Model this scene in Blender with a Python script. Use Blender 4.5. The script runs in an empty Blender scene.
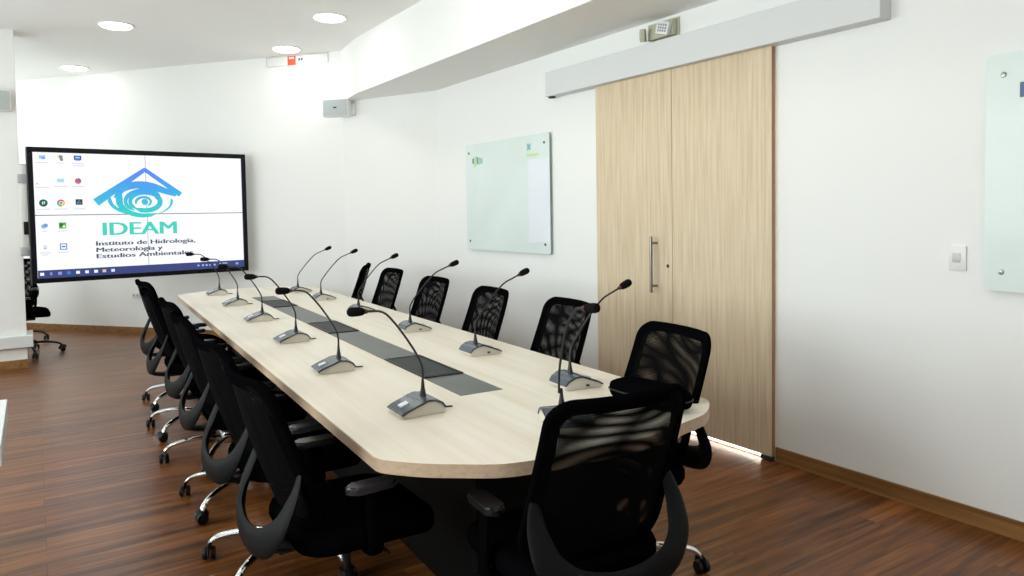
import bpy, bmesh, math, random
from mathutils import Vector, Matrix
random.seed(7)
S = bpy.context.scene
COL = S.collection
PI = math.pi
R = math.radians

# ------------------------------------------------------------------ materials
def newmat(name):
    m = bpy.data.materials.new(name); m.use_nodes = True
    nt = m.node_tree; b = nt.nodes['Principled BSDF']
    return m, nt, b

def mat(name, col, rough=0.5, metal=0.0, spec=0.5, bump=0.0, bscale=200.0, var=0.0, vscale=3.0, coat=0.0):
    m, nt, b = newmat(name)
    b.inputs['Base Color'].default_value = (*col, 1)
    b.inputs['Roughness'].default_value = rough
    b.inputs['Metallic'].default_value = metal
    b.inputs['Specular IOR Level'].default_value = spec
    b.inputs['Coat Weight'].default_value = coat
    tc = nt.nodes.new('ShaderNodeTexCoord')
    if bump > 0:
        n = nt.nodes.new('ShaderNodeTexNoise'); n.inputs['Scale'].default_value = bscale
        n.inputs['Detail'].default_value = 3
        nt.links.new(tc.outputs['Object'], n.inputs['Vector'])
        bp = nt.nodes.new('ShaderNodeBump'); bp.inputs['Strength'].default_value = bump
        bp.inputs['Distance'].default_value = 0.002
        nt.links.new(n.outputs['Fac'], bp.inputs['Height'])
        nt.links.new(bp.outputs['Normal'], b.inputs['Normal'])
    if var > 0:
        n = nt.nodes.new('ShaderNodeTexNoise'); n.inputs['Scale'].default_value = vscale
        nt.links.new(tc.outputs['Object'], n.inputs['Vector'])
        r = nt.nodes.new('ShaderNodeValToRGB')
        r.color_ramp.elements[0].position = .3; r.color_ramp.elements[1].position = .7
        r.color_ramp.elements[0].color = (*[c*(1-var) for c in col], 1)
        r.color_ramp.elements[1].color = (*[min(1, c*(1+var)) for c in col], 1)
        nt.links.new(n.outputs['Fac'], r.inputs['Fac'])
        nt.links.new(r.outputs['Color'], b.inputs['Base Color'])
    return m

def emis(name, col, st=1.0):
    m, nt, b = newmat(name)
    b.inputs['Base Color'].default_value = (0.01, .01, .01, 1)
    b.inputs['Emission Color'].default_value = (*col, 1)
    b.inputs['Emission Strength'].default_value = st
    b.inputs['Roughness'].default_value = .4
    return m

def wood(name, cols, scale, axis, rough, grain=(1, 1, 1), bump=0.05, coat=0):
    """streaky wood: stretched noise along an axis"""
    m, nt, b = newmat(name)
    tc = nt.nodes.new('ShaderNodeTexCoord'); mp = nt.nodes.new('ShaderNodeMapping')
    sc = [scale]*3; sc[axis] = scale*0.035
    mp.inputs['Scale'].default_value = sc
    nt.links.new(tc.outputs['Object'], mp.inputs['Vector'])
    n = nt.nodes.new('ShaderNodeTexNoise'); n.inputs['Scale'].default_value = 1; n.inputs['Detail'].default_value = 5
    n.inputs['Roughness'].default_value = .6
    nt.links.new(mp.outputs['Vector'], n.inputs['Vector'])
    r = nt.nodes.new('ShaderNodeValToRGB'); e = r.color_ramp.elements
    e[0].position = .3; e[1].position = .7
    e[0].color = (*cols[0], 1); e[1].color = (*cols[-1], 1)
    for i, c in enumerate(cols[1:-1]):
        x = e.new(.3+.4*(i+1)/(len(cols)-1)); x.color = (*c, 1)
    nt.links.new(n.outputs['Fac'], r.inputs['Fac'])
    nt.links.new(r.outputs['Color'], b.inputs['Base Color'])
    b.inputs['Roughness'].default_value = rough
    b.inputs['Coat Weight'].default_value = coat
    return m

def floor_mat():
    m, nt, b = newmat('laminate_floor')
    N = nt.nodes.new; L = nt.links.new
    tc = N('ShaderNodeTexCoord')
    br = N('ShaderNodeTexBrick')
    br.offset = .37; br.inputs['Scale'].default_value = 1
    br.inputs['Brick Width'].default_value = 1.25; br.inputs['Row Height'].default_value = .155
    br.inputs['Mortar Size'].default_value = .0012; br.inputs['Mortar Smooth'].default_value = .2
    br.inputs['Color1'].default_value = (0, 0, 0, 1); br.inputs['Color2'].default_value = (1, 1, 1, 1)
    br.inputs['Mortar'].default_value = (.2, .2, .2, 1)
    L(tc.outputs['Object'], br.inputs['Vector'])
    # per-plank offset of the grain
    add = N('ShaderNodeVectorMath'); add.operation = 'MULTIPLY_ADD'
    L(br.outputs['Color'], add.inputs[0]); add.inputs[1].default_value = (7, 3, 5)
    L(tc.outputs['Object'], add.inputs[2])
    mp = N('ShaderNodeMapping'); mp.inputs['Scale'].default_value = (1.6, 26, 1)
    L(add.outputs[0], mp.inputs['Vector'])
    n = N('ShaderNodeTexNoise'); n.inputs['Scale'].default_value = 1; n.inputs['Detail'].default_value = 6; n.inputs['Roughness'].default_value = .62
    n.inputs['Distortion'].default_value = .5
    L(mp.outputs['Vector'], n.inputs['Vector'])
    r = N('ShaderNodeValToRGB'); e = r.color_ramp.elements
    e[0].position = .33; e[0].color = FLO[0]; e[1].position = .72; e[1].color = FLO[2]
    x = e.new(.52); x.color = FLO[1]
    L(n.outputs['Fac'], r.inputs['Fac'])
    hs = N('ShaderNodeHueSaturation')
    mr = N('ShaderNodeMapRange'); mr.inputs['To Min'].default_value = .72; mr.inputs['To Max'].default_value = 1.25
    L(br.outputs['Color'], mr.inputs['Value']); L(mr.outputs['Result'], hs.inputs['Value'])
    L(r.outputs['Color'], hs.inputs['Color'])
    mx = N('ShaderNodeMix'); mx.data_type = 'RGBA'
    L(br.outputs['Fac'], mx.inputs['Factor']); L(hs.outputs['Color'], mx.inputs[6]); mx.inputs[7].default_value = (.02, .008, .004, 1)
    L(mx.outputs[2], b.inputs['Base Color'])
    b.inputs['Roughness'].default_value = .30
    b.inputs['Specular IOR Level'].default_value = .38
    bp = N('ShaderNodeBump'); bp.inputs['Strength'].default_value = .08; bp.inputs['Distance'].default_value = .001
    L(n.outputs['Fac'], bp.inputs['Height']); L(bp.outputs['Normal'], b.inputs['Normal'])
    return m
FLO = ((.060, .017, .004, 1), (.180, .060, .014, 1), (.31, .125, .036, 1))

def mesh_fabric(name, pitch, ang):
    """open weave: transparent holes in a black net; two layers of it give the moire"""
    m, nt, b = newmat(name); N = nt.nodes.new; L = nt.links.new
    b.inputs['Base Color'].default_value = (.0028, .0028, .0032, 1); b.inputs['Roughness'].default_value = .8
    b.inputs['Specular IOR Level'].default_value = .03
    tc = N('ShaderNodeTexCoord'); mp = N('ShaderNodeMapping'); mp.inputs['Rotation'].default_value = (0, 0, ang)
    k = 2*PI/pitch; mp.inputs['Scale'].default_value = (k, k, k)
    L(tc.outputs['UV'], mp.inputs['Vector'])
    sp = N('ShaderNodeSeparateXYZ'); L(mp.outputs['Vector'], sp.inputs[0])
    outs = []
    for ax, th in (('X', .12), ('Y', -.05)):
        s = N('ShaderNodeMath'); s.operation = 'SINE'; L(sp.outputs[ax], s.inputs[0])
        g = N('ShaderNodeMath'); g.operation = 'GREATER_THAN'; L(s.outputs[0], g.inputs[0]); g.inputs[1].default_value = th
        outs.append(g)
    mu = N('ShaderNodeMath'); mu.operation = 'MULTIPLY'; L(outs[0].outputs[0], mu.inputs[0]); L(outs[1].outputs[0], mu.inputs[1])
    tr = N('ShaderNodeBsdfTransparent'); mix = N('ShaderNodeMixShader')
    L(mu.outputs[0], mix.inputs['Fac']); L(b.outputs[0], mix.inputs[1]); L(tr.outputs[0], mix.inputs[2])
    L(mix.outputs[0], nt.nodes['Material Output'].inputs['Surface'])
    return m

def glass_pane_mat():
    m, nt, b = newmat('window_glass'); N = nt.nodes.new; L = nt.links.new
    tr = N('ShaderNodeBsdfTransparent'); tr.inputs[0].default_value = (.93, .97, .96, 1)
    b.inputs['Base Color'].default_value = (.8, .85, .85, 1); b.inputs['Roughness'].default_value = .05
    mix = N('ShaderNodeMixShader'); mix.inputs['Fac'].default_value = .1
    L(tr.outputs[0], mix.inputs[1]); L(b.outputs[0], mix.inputs[2])
    L(mix.outputs[0], nt.nodes['Material Output'].inputs['Surface'])
    return m

M = dict(
    wall=mat('wall_paint', (.87, .87, .85), .75, bump=.03, bscale=60, spec=.2),
    ceil=mat('ceiling_paint', (.90, .895, .87), .85, spec=.15),
    floor=floor_mat(),
    skirt=wood('skirting_wood', ((.17, .075, .022), (.26, .125, .04), (.36, .18, .06)), 25, 1, .4),
    door=wood('door_veneer', ((.58, .44, .28), (.68, .545, .375), (.76, .635, .465)), 55, 2, .5),
    dooredge=mat('door_edge_band', (.36, .20, .11), .5),
    table=wood('table_maple', ((.79, .71, .57), (.86, .79, .67), (.91, .85, .75)), 14, 1, .42),
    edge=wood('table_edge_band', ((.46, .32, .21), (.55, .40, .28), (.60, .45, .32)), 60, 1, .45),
    slot=mat('brushed_grey_plate', (.115, .125, .115), .38, .3, var=.12, vscale=6),
    flap=mat('dark_hatch', (.030, .036, .037), .55, .0, spec=.2),
    black=mat('black_plastic', (.005, .005, .0055), .4, spec=.3),
    blackm=mat('black_melamine', (.004, .004, .004), .6, spec=.1),
    loop=mat('charcoal_plastic', (.0038, .004, .0048), .6, spec=.14, bump=.05, bscale=400),
    pad=mat('grey_arm_pad', (.020, .022, .026), .3, spec=.6),
    fabric=mat('black_fabric', (.0022, .0022, .0027), 1.0, spec=.0, bump=.4, bscale=300),
    net1=mesh_fabric('net_front', .0062, .02),
    net2=mesh_fabric('net_back', .0058, -.03),
    chrome=mat('chrome', (.80, .81, .82), .08, 1.0),
    steel=mat('brushed_steel', (.27, .26, .23), .3, 1.0),
    header=mat('header_grey', (.70, .71, .71), .5, spec=.3),
    board=mat('frosted_glass_board', (.71, .79, .76), .35, spec=.4, coat=.1, var=.03, vscale=2),
    boardedge=mat('glass_edge', (.22, .36, .30), .15),
    paper=mat('white_sheet', (.80, .82, .88), .4),
    micb=mat('mic_body_beige', (.62, .58, .50), .38, spec=.5),
    micp=mat('mic_panel_slate', (.060, .078, .100), .22, spec=.6),
    micd=mat('mic_trim_dark', (.012, .013, .014), .35),
    micw=mat('mic_button', (.75, .78, .82), .3),
    foam=mat('foam', (.008, .008, .008), 1.0, spec=.05, bump=.6, bscale=500),
    red=mat('red_ring', (.10, .008, .008), .4),
    frame=mat('screen_bezel', (.004, .005, .008), .35, spec=.2),
    mount=mat('mount_grey', (.40, .42, .43), .4, .2),
    white=mat('white_plastic', (.80, .80, .78), .4),
    beige=mat('beige_plastic', (.50, .49, .38), .45),
    dgrey=mat('dark_gap', (.03, .03, .03), .6),
    spk=mat('speaker_grey', (.47, .51, .51), .5, bump=.3, bscale=500),
    orange=mat('orange_sign', (.80, .10, .03), .5),
    lamp=emis('lamp_diffuser', (1.0, .98, .93), 17.5),
    ring=mat('lamp_rim', (.85, .85, .84), .4),
    ledcell=mat('led_cell', (.35, .38, .42), .2),
    winframe=mat('window_frame', (.55, .55, .55), .4, .5),
    glass=glass_pane_mat(),
    ledge=mat('white_ledge', (.74, .76, .76), .5),
    cable=mat('cable', (.02, .02, .02), .5),
)

# ------------------------------------------------------------------ mesh helpers
def finish(name, bm, m, parent=None, smooth=35, loc=None, rot=None, mats=None):
    bmesh.ops.recalc_face_normals(bm, faces=bm.faces)
    me = bpy.data.meshes.new(name); bm.to_mesh(me); bm.free()
    for x in (mats or [m]): me.materials.append(x)
    if smooth:
        for p in me.polygons: p.use_smooth = True
        try: me.set_sharp_from_angle(angle=R(smooth))
        except Exception: pass
    o = bpy.data.objects.new(name, me); COL.objects.link(o)
    if parent: o.parent = parent
    if loc is not None: o.location = loc
    if rot is not None: o.rotation_euler = rot
    return o

def add(bm, tmp, mi=0):
    """merge tmp bmesh into bm"""
    me = bpy.data.meshes.new('t'); 
    for f in tmp.faces: f.material_index = mi
    tmp.to_mesh(me); tmp.free(); bm.from_mesh(me); bpy.data.meshes.remove(me)

def box(bm, x0, x1, y0, y1, z0, z1, bev=0.0, seg=2, mi=0, mtx=None):
    t = bmesh.new()
    bmesh.ops.create_cube(t, size=1)
    for v in t.verts:
        v.co = Vector(((x0+x1)/2+v.co.x*(x1-x0), (y0+y1)/2+v.co.y*(y1-y0), (z0+z1)/2+v.co.z*(z1-z0)))
    if bev > 0: bmesh.ops.bevel(t, geom=list(t.edges), offset=bev, segments=seg, affect='EDGES', profile=.5)
    if mtx: t.transform(mtx)
    add(bm, t, mi); return bm

def prism(bm, pts, z0, z1, bev=0, mi=0, mtx=None, mi_side=None):
    t = bmesh.new()
    a = [t.verts.new((x, y, z0)) for x, y in pts]; b = [t.verts.new((x, y, z1)) for x, y in pts]
    n = len(pts)
    t.faces.new(a[::-1]); top = t.faces.new(b)
    sides = [t.faces.new((a[i], a[(i+1) % n], b[(i+1) % n], b[i])) for i in range(n)]
    if bev:
        ed = [e for e in t.edges if abs(e.verts[0].co.z-e.verts[1].co.z) < 1e-6]
        bmesh.ops.bevel(t, geom=ed, offset=bev, segments=2, affect='EDGES')
    if mi_side is not None:
        t.normal_update()
        me = bpy.data.meshes.new('t')
        for f in t.faces: f.material_index = mi_side if abs(f.normal.z) < .5 else mi
    if mtx: t.transform(mtx)
    if mi_side is not None:
        t.to_mesh(me); t.free(); bm.from_mesh(me); bpy.data.meshes.remove(me)
    else: add(bm, t, mi)
    return bm

def crom(P, n=6, closed=False):
    P = [Vector(p) for p in P]; out = []
    m = len(P)
    rng = range(m if closed else m-1)
    for i in rng:
        if closed: p0, p1, p2, p3 = P[i-1], P[i], P[(i+1) % m], P[(i+2) % m]
        else: p0, p1, p2, p3 = P[max(i-1, 0)], P[i], P[i+1], P[min(i+2, m-1)]
        for k in range(n):
            t = k/n
            out.append(.5*((2*p1)+(-p0+p2)*t+(2*p0-5*p1+4*p2-p3)*t*t+(-p0+3*p1-3*p2+p3)*t**3))
    if not closed: out.append(P[-1])
    return out

def tube(bm, P, r, n=10, closed=False, up=None, sx=1.0, sy=1.0, mi=0):
    """sweep an ellipse; r number or list"""
    P = [Vector(p) for p in P]; m = len(P)
    if not hasattr(r, '__len__'): r = [r]*m
    t = bmesh.new(); rings = []; N = None
    for i, p in enumerate(P):
        if closed: T = (P[(i+1) % m]-P[i-1]).normalized()
        else: T = (P[min(i+1, m-1)]-P[max(i-1, 0)]).normalized()
        if up is not None: N = Vector(up)
        elif N is None: N = Vector((0, 0, 1)) if abs(T.z) < .9 else Vector((0, 1, 0))
        N = (N-T*N.dot(T))
        if N.length < 1e-6: N = Vector((1, 0, 0))-T*T.x
        N.normalize(); B = T.cross(N)
        rings.append([t.verts.new(p+N*math.cos(a)*r[i]*sx+B*math.sin(a)*r[i]*sy) for a in [2*PI*k/n for k in range(n)]])
    for i in range(m if closed else m-1):
        A, Bq = rings[i], rings[(i+1) % m]
        for k in range(n): t.faces.new((A[k], A[(k+1) % n], Bq[(k+1) % n], Bq[k]))
    if not closed: t.faces.new(rings[0][::-1]); t.faces.new(rings[-1])
    add(bm, t, mi); return bm

def lathe(bm, prof, n=20, mtx=None, mi=0):
    t = bmesh.new(); rings = []
    for r, z in prof:
        rings.append([t.verts.new((r*math.cos(2*PI*k/n), r*math.sin(2*PI*k/n), z)) for k in range(n)] if r > 1e-5 else [t.verts.new((0, 0, z))])
    for A, B in zip(rings, rings[1:]):
        for k in range(n):
            if len(A) == 1 and len(B) == 1: continue
            if len(A) == 1: t.faces.new((A[0], B[(k+1) % n], B[k]))
            elif len(B) == 1: t.faces.new((A[k], A[(k+1) % n], B[0]))
            else: t.faces.new((A[k], A[(k+1) % n], B[(k+1) % n], B[k]))
    for ring in (rings[0], rings[-1]):
        if len(ring) > 1: t.faces.new(ring)
    if mtx: t.transform(mtx)
    add(bm, t, mi); return bm

def sphere(bm, c, r, sc=(1, 1, 1), seg=12, mtx=None, mi=0):
    t = bmesh.new(); bmesh.ops.create_uvsphere(t, u_segments=seg, v_segments=max(6, seg//2), radius=r)
    for v in t.verts: v.co = Vector((v.co.x*sc[0]+c[0], v.co.y*sc[1]+c[1], v.co.z*sc[2]+c[2]))
    if mtx: t.transform(mtx)
    add(bm, t, mi); return bm

def rrect(w, h, r, n=6, cx=0, cy=0):
    out = []
    for sx, sy, a0 in ((1, 1, 0), (-1, 1, PI/2), (-1, -1, PI), (1, -1, 1.5*PI)):
        for k in range(n+1):
            a = a0+k/n*PI/2
            out.append((cx+sx*(w/2-r)+r*math.cos(a), cy+sy*(h/2-r)+r*math.sin(a)))
    return out

def thing(name, label, cat, loc=(0, 0, 0), rz=0, group=None):
    o = bpy.data.objects.new(name, None); COL.objects.link(o)
    o.location = loc; o.rotation_euler = (0, 0, rz); o.empty_display_size = .1
    o['label'] = label; o['category'] = cat
    if group: o['group'] = group
    return o
def tag(o, label, cat, group=None):
    o['label'] = label; o['category'] = cat
    if group: o['group'] = group
    return o
def struct(o, label=None):
    o['kind'] = 'structure'
    if label: o['label'] = label
    return o
def copy_tree(o, parent=None):
    c = o.copy(); COL.objects.link(c); c.parent = parent
    for ch in [x for x in ALLCH(o)]: copy_tree(ch, c)
    return c
def ALLCH(o): return [x for x in bpy.data.objects if x.parent == o]

# ------------------------------------------------------------------ room
H = 1.5
WX = 3.628           # right wall
CZ = 3.38            # ceiling
def far_y(x): return 8.13+(3.057-x)*1.22
LX, BY = -2.9, -2.6
bm = bmesh.new(); box(bm, LX-.2, 5.2, BY-.2, 15.2, -.1, 0); struct(finish('floor', bm, M['floor'], smooth=0), 'reddish brown laminate plank floor')
bm = bmesh.new(); box(bm, LX-.2, WX+.15, BY-.2, 15.2, CZ, CZ+.1); struct(finish('ceiling', bm, M['ceil'], smooth=0), 'flat white ceiling with round downlights')
# right wall with a door opening
bm = bmesh.new()
box(bm, WX, WX+.12, BY, 2.78, 0, CZ); box(bm, WX, WX+.12, 4.22, 7.1, 0, CZ); box(bm, WX, WX+.12, 2.78, 4.22, 2.38, CZ)
struct(finish('wall_right', bm, M['wall'], smooth=0), 'long white wall with the sliding door')
# far wall (bent at the soffit)
bm = bmesh.new()
fx = -1.9; nrm = Vector((3.868, 3.168)).normalized()*.12
k1 = (3.04, 8.151)
prism(bm, [(fx, far_y(fx)), k1, (k1[0]+nrm.x, k1[1]+nrm.y), (fx+nrm.x, far_y(fx)+nrm.y)], 0, CZ)
prism(bm, [k1, (WX, 6.95), (WX+.12, 7.0), (k1[0]+nrm.x, k1[1]+nrm.y)], 0, CZ)
struct(finish('wall_far', bm, M['wall'], smooth=0), 'slanting white wall behind the video wall')
# left pier, alcove and left wall with windows
PX, PY = -.09, 8.83
bm = bmesh.new()
box(bm, LX, PX, PY, PY+.30, 0, CZ)
struct(finish('wall_pier', bm, M['wall'], smooth=0), 'white wall pier left of the video wall')
bm = bmesh.new(); box(bm, fx-.12, fx, PY+.3, 9.7, 0, CZ); box(bm, fx-.12, fx, 9.7, 12.7, 0, .95); box(bm, fx-.12, fx, 9.7, 12.7, 2.75, CZ); box(bm, fx-.12, fx, 12.7, 14.4, 0, CZ)
struct(finish('wall_alcove', bm, M['wall'], smooth=0))
WIN = [(0.2, 2.6), (3.4, 5.8), (6.4, 8.4)]
bm = bmesh.new(); y = BY
for a, b in WIN:
    box(bm, LX-.12, LX, y, a, 0, CZ); box(bm, LX-.12, LX, a, b, 0, .95); box(bm, LX-.12, LX, a, b, 2.75, CZ); y = b
box(bm, LX-.12, LX, y, PY+.3, 0, CZ)
struct(finish('wall_left', bm, M['wall'], smooth=0))
bm = bmesh.new(); box(bm, LX-.12, WX+.12, BY-.12, BY, 0, CZ); struct(finish('wall_back', bm, M['wall'], smooth=0))
for i, (a, b) in enumerate(WIN):
    bm = bmesh.new()
    for y0, y1, z0, z1 in ((a, a+.05, .95, 2.75), (b-.05, b, .95, 2.75), (a, b, .95, 1.0), (a, b, 2.70, 2.75), ((a+b)/2-.025, (a+b)/2+.025, .95, 2.75)):
        box(bm, LX-.09, LX-.03, y0, y1, z0, z1)
    w = struct(finish('window_%d' % (i+1), bm, M['winframe'], smooth=0))
    bm = bmesh.new(); box(bm, LX-.065, LX-.06, a, b, .95, 2.75); finish('pane', bm, M['glass'], w, smooth=0)
bm = bmesh.new()  # unseen alcove window, added to light the far wall and ceiling
for y0, y1, z0, z1 in ((9.7, 9.75, .95, 2.75), (12.65, 12.7, .95, 2.75), (9.7, 12.7, .95, 1.0), (9.7, 12.7, 2.70, 2.75), (11.17, 11.22, .95, 2.75)):
    box(bm, fx-.09, fx-.03, y0, y1, z0, z1)
w = struct(finish('window_4', bm, M['winframe'], smooth=0))
bm = bmesh.new(); box(bm, fx-.065, fx-.06, 9.7, 12.7, .95, 2.75); finish('pane', bm, M['glass'], w, smooth=0)
# soffit
bm = bmesh.new(); prism(bm, [(2.905, BY), (WX, BY), (WX, 6.95), (3.04, 8.15), (2.96, 7.5)], 2.795, CZ)
struct(finish('ceiling_soffit', bm, M['wall'], smooth=0), 'dropped white soffit along the right wall')
# skirting
bm = bmesh.new(); box(bm, WX-.014, WX, BY, 2.712, 0, .088, .003); box(bm, WX-.014, WX, 4.30, 6.95, 0, .088, .003)
struct(finish('baseboard_right', bm, M['skirt'], smooth=0))
bm = bmesh.new(); n2 = nrm*(.014/.12)
prism(bm, [(fx, far_y(fx)), k1, (k1[0]-n2.x, k1[1]-n2.y), (fx-n2.x, far_y(fx)-n2.y)], 0, .085)
struct(finish('baseboard_far', bm, M['skirt'], smooth=0))
bm = bmesh.new(); box(bm, LX, PX+.014, PY-.014, PY+.314, 0, .09, .003); struct(finish('baseboard_pier', bm, M['skirt'], smooth=0))
bm = bmesh.new(); box(bm, LX, PX+.055, PY-.055, PY+.36, .215, .335, .006); struct(finish('trim_1', bm, M['ledge'], smooth=0), 'white cable trunking around the wall pier')
# sliding door
d = bpy.data.objects.new('door_1', None); COL.objects.link(d); d.location = (WX-.04, 2.716, 0); struct(d, 'pale wood double sliding door')
for y0, y1 in ((0, .788), (.791, 1.572)):
    bm = bmesh.new(); box(bm, 0, .030, y0, y1, .032, 2.46, .0015, 1)
    for f in bm.faces:
        pass
    o = finish('door_panel', bm, M['door'], d, smooth=0, mats=[M['door'], M['dooredge']])
    for p in o.data.polygons:
        if abs(p.normal.y) > .8: p.material_index = 1
bm = bmesh.new(); tube(bm, [(-.055, .935, .93), (-.055, .935, 1.315)], .011, 14)
for z in (.975, 1.27): tube(bm, [(-.055, .935, z), (0, .935, z)], .008, 10)
finish('handle', bm, M['steel'], d)
bm = bmesh.new(); tube(bm, [(-.003, .83, 1.115), (.001, .83, 1.115)], .012, 14); finish('lock', bm, M['dgrey'], d)
bm = bmesh.new(); box(bm, -.004, .028, .002, .075, .004, .031); finish('floor_guide', bm, M['dgrey'], d, smooth=0)
# header cover of the sliding track
bm = bmesh.new(); box(bm, WX-.098, WX, 2.04, 4.85, 2.428, 2.625, .004, 2)
o = struct(finish('trim_2', bm, M['header'], smooth=0), 'long grey cover box of the sliding door track')
bm = bmesh.new(); box(bm, WX-.080, WX-.045, 4.78, 4.83, 2.415, 2.428); finish('end_stop', bm, M['dgrey'], o, smooth=0)
# bright room beyond the door
bm = bmesh.new()
box(bm, 5.1, 5.2, 2.2, 4.8, 0, 2.7); box(bm, WX+.12, 5.1, 2.1, 2.2, 0, 2.7); box(bm, WX+.12, 5.1, 4.8, 4.9, 0, 2.7); box(bm, WX+.12, 5.2, 2.1, 4.9, 2.7, 2.8)
struct(finish('wall_next_room', bm, M['wall'], smooth=0))
bm = bmesh.new(); box(bm, WX-.006, 5.1, 2.79, 4.21, .001, .006); struct(finish('floor_next_room', bm, M['white'], smooth=0))

# ------------------------------------------------------------------ lights
def area(name, loc, rot, sx, sy, power, col=(1, 1, 1)):
    l = bpy.data.lights.new(name, 'AREA'); l.shape = 'RECTANGLE'; l.size = sx; l.size_y = sy; l.energy = power; l.color = col
    o = bpy.data.objects.new(name, l); COL.objects.link(o); o.location = loc; o.rotation_euler = rot; return o
area('next_room_light', (4.1, 3.45, 2.6), (0, 0, 0), .6, 2.0, 330, (.97, .96, 1))
for i, (a, b) in enumerate(WIN):
    WP = (190, 165, 75)[i]
    area('window_and_added_light', (LX-.35, (a+b)/2, 1.9), (0, R(-106), 0), 1.8, b-a, WP, (.97, .98, 1.0))
area('window_and_added_light', (fx-.4, 11.2, 1.9), (0, R(-110), 0), 1.8, 3.0, 95, (.98, .98, .97))  # added light behind the made-up alcove window, brightens the far wall
w = bpy.data.worlds.new('w'); S.world = w; w.use_nodes = True
w.node_tree.nodes['Background'].inputs[0].default_value = (.75, .85, 1, 1); w.node_tree.nodes['Background'].inputs[1].default_value = 1.0

# downlights
def downlight():
    t = thing('ceiling_downlight', '', 'ceiling light', group='round downlights in the ceiling')
    bm = bmesh.new(); lathe(bm, [(.138, -.001), (.160, -.001), (.160, -.008), (.150, -.013), (.138, -.010)], 40)
    finish('rim', bm, M['ring'], t)
    bm = bmesh.new(); lathe(bm, [(.140, 0), (.140, -.016), (.125, -.022), (.07, -.026), (0, -.027)], 40); finish('diffuser', bm, M['lamp'], t)
    return t
dl = downlight()
LBL = ['bright round downlight nearest the left wall pier, above the screen left edge',
       'bright round downlight second nearest the wall pier, farther forward on the ceiling',
       'bright round downlight beside the soffit, closer to the table',
       'bright round downlight over the orange sign on the far wall']
DL = [(.51, 10.64), (.755, 8.12), (2.44, 6.82), (2.47, 8.34), (.75, 5.6), (2.3, 4.6), (.75, 3.2), (2.3, 2.4), (.75, .8), (2.3, .2), (-1.0, 10.0), (-.95, 11.6), (-1.2, 6.9), (-1.2, 4.4), (-1.2, 1.9), (-1.2, -.6), (.75, -1.5)]  # the alcove entries are unseen lamps added to brighten the alcove
for i, (x, y) in enumerate(DL):
    o = dl if i == 0 else copy_tree(dl)
    o.location = (x, y, CZ)
    o['label'] = LBL[i] if i < 4 else 'unseen round downlight in the ceiling outside the view'

# ------------------------------------------------------------------ wall items
def onwall(px_y, z): return (WX, px_y, z)
def glass_board(y0, y1, z0, z1, label):
    t = thing('glass_board', label, 'whiteboard', (WX-.025, (y0+y1)/2, (z0+z1)/2))
    w, h = y1-y0, z1-z0
    bm = bmesh.new(); mt = Matrix.Rotation(PI/2, 4, 'Y')
    prism(bm, [(b, a) for a, b in rrect(w, h, .02, 4)], -.005, .005, 0, 0, mt, 1)
    finish('panel', bm, M['board'], t, smooth=30, mats=[M['board'], M['boardedge']])
    return t, w, h
def bolt(t, y, z):
    bm = bmesh.new(); lathe(bm, [(0, -.012), (.010, -.011), (.0125, -.006), (.0125, .0), (.0125, .022)], 16, Matrix.Translation((0, y, z)) @ Matrix.Rotation(PI/2, 4, 'Y'))
    finish('bolt', bm, M['steel'], t)
t, w_, h_ = glass_board(4.895, 6.285, 1.139, 2.155, 'frosted glass board with a white sheet strip, left of the wooden door')
for y in (-w_/2+.075, w_/2-.06):
    for z in (-h_/2+.08, h_/2-.08): bolt(t, y, z)
bm = bmesh.new(); box(bm, -.008, -.0055, -w_/2+.0, -w_/2+.315, -h_/2+.09, .03); box(bm, -.008, -.0055, -w_/2+.0, -w_/2+.315, .034, h_/2-.21)
o = finish('calendar_sheet', bm, M['paper'], t, smooth=0); o['label'] = 'white printed sheets at the board edge'
GRN = mat('logo_green', (.55, .72, .35), .5); TEAL = mat('logo_teal', (.30, .58, .60), .5); NAVY = mat('logo_navy', (.08, .13, .25), .5)
bm = bmesh.new()
# small crest and lettering blocks, upper left of board (left = +y)
yy = w_/2-.13
for k, (dy, zz, ww, hh, mi) in enumerate([(0, 0, .022, .05, 2), (.028, -.01, .03, .10, 0), (.062, 0, .02, .09, 0), (.085, 0, .012, .06, 2), (.105, -.005, .026, .07, 1), (.14, -.005, .022, .05, 1), (.168, -.01, .014, .06, 1)]):
    box(bm, -.0075, -.0055, yy-dy-ww, yy-dy, h_/2-.16+zz-hh/2, h_/2-.16+zz+hh/2, mi=mi)
finish('board_emblem', bm, None, t, smooth=0, mats=[GRN, TEAL, NAVY])
bm = bmesh.new()
for a in range(4):
    mt = Matrix.Translation((0, -w_/2+.30, h_/2-.10)) @ Matrix.Rotation(a*PI/2+PI/4, 4, 'X')
    box(bm, -.0075, -.0055, -.012, .012, .004, .035, mi=1, mtx=mt)
box(bm, -.0075, -.0055, -w_/2+.16, -w_/2+.33, h_/2-.182, h_/2-.160, mi=0)
finish('board_emblem', bm, None, t, smooth=0, mats=[GRN, TEAL])
t, w_, h_ = glass_board(.15, 1.586, 1.11, 2.16, 'frosted glass board cut off by the right edge of the view')
for y in (-w_/2+.07, w_/2-.07):
    for z in (-h_/2+.086, h_/2-.092): bolt(t, y, z)
bm = bmesh.new(); box(bm, -.0075, -.0055, w_/2-.30, w_/2-.135, h_/2-.20, h_/2-.135)
finish('board_emblem', bm, NAVY, t, smooth=0)

# switch
t = thing('light_switch', 'small white light switch on the right wall near the glass board', 'light switch', (WX, 1.71, 1.249))
bm = bmesh.new(); box(bm, -.010, 0, -.038, .038, -.058, .058, .003); finish('plate', bm, M['white'], t)
bm = bmesh.new(); box(bm, -.014, -.009, -.014, .022, -.020, .025, .002); finish('rocker', bm, mat('rocker_grey', (.6, .58, .55), .4), t)
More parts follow.
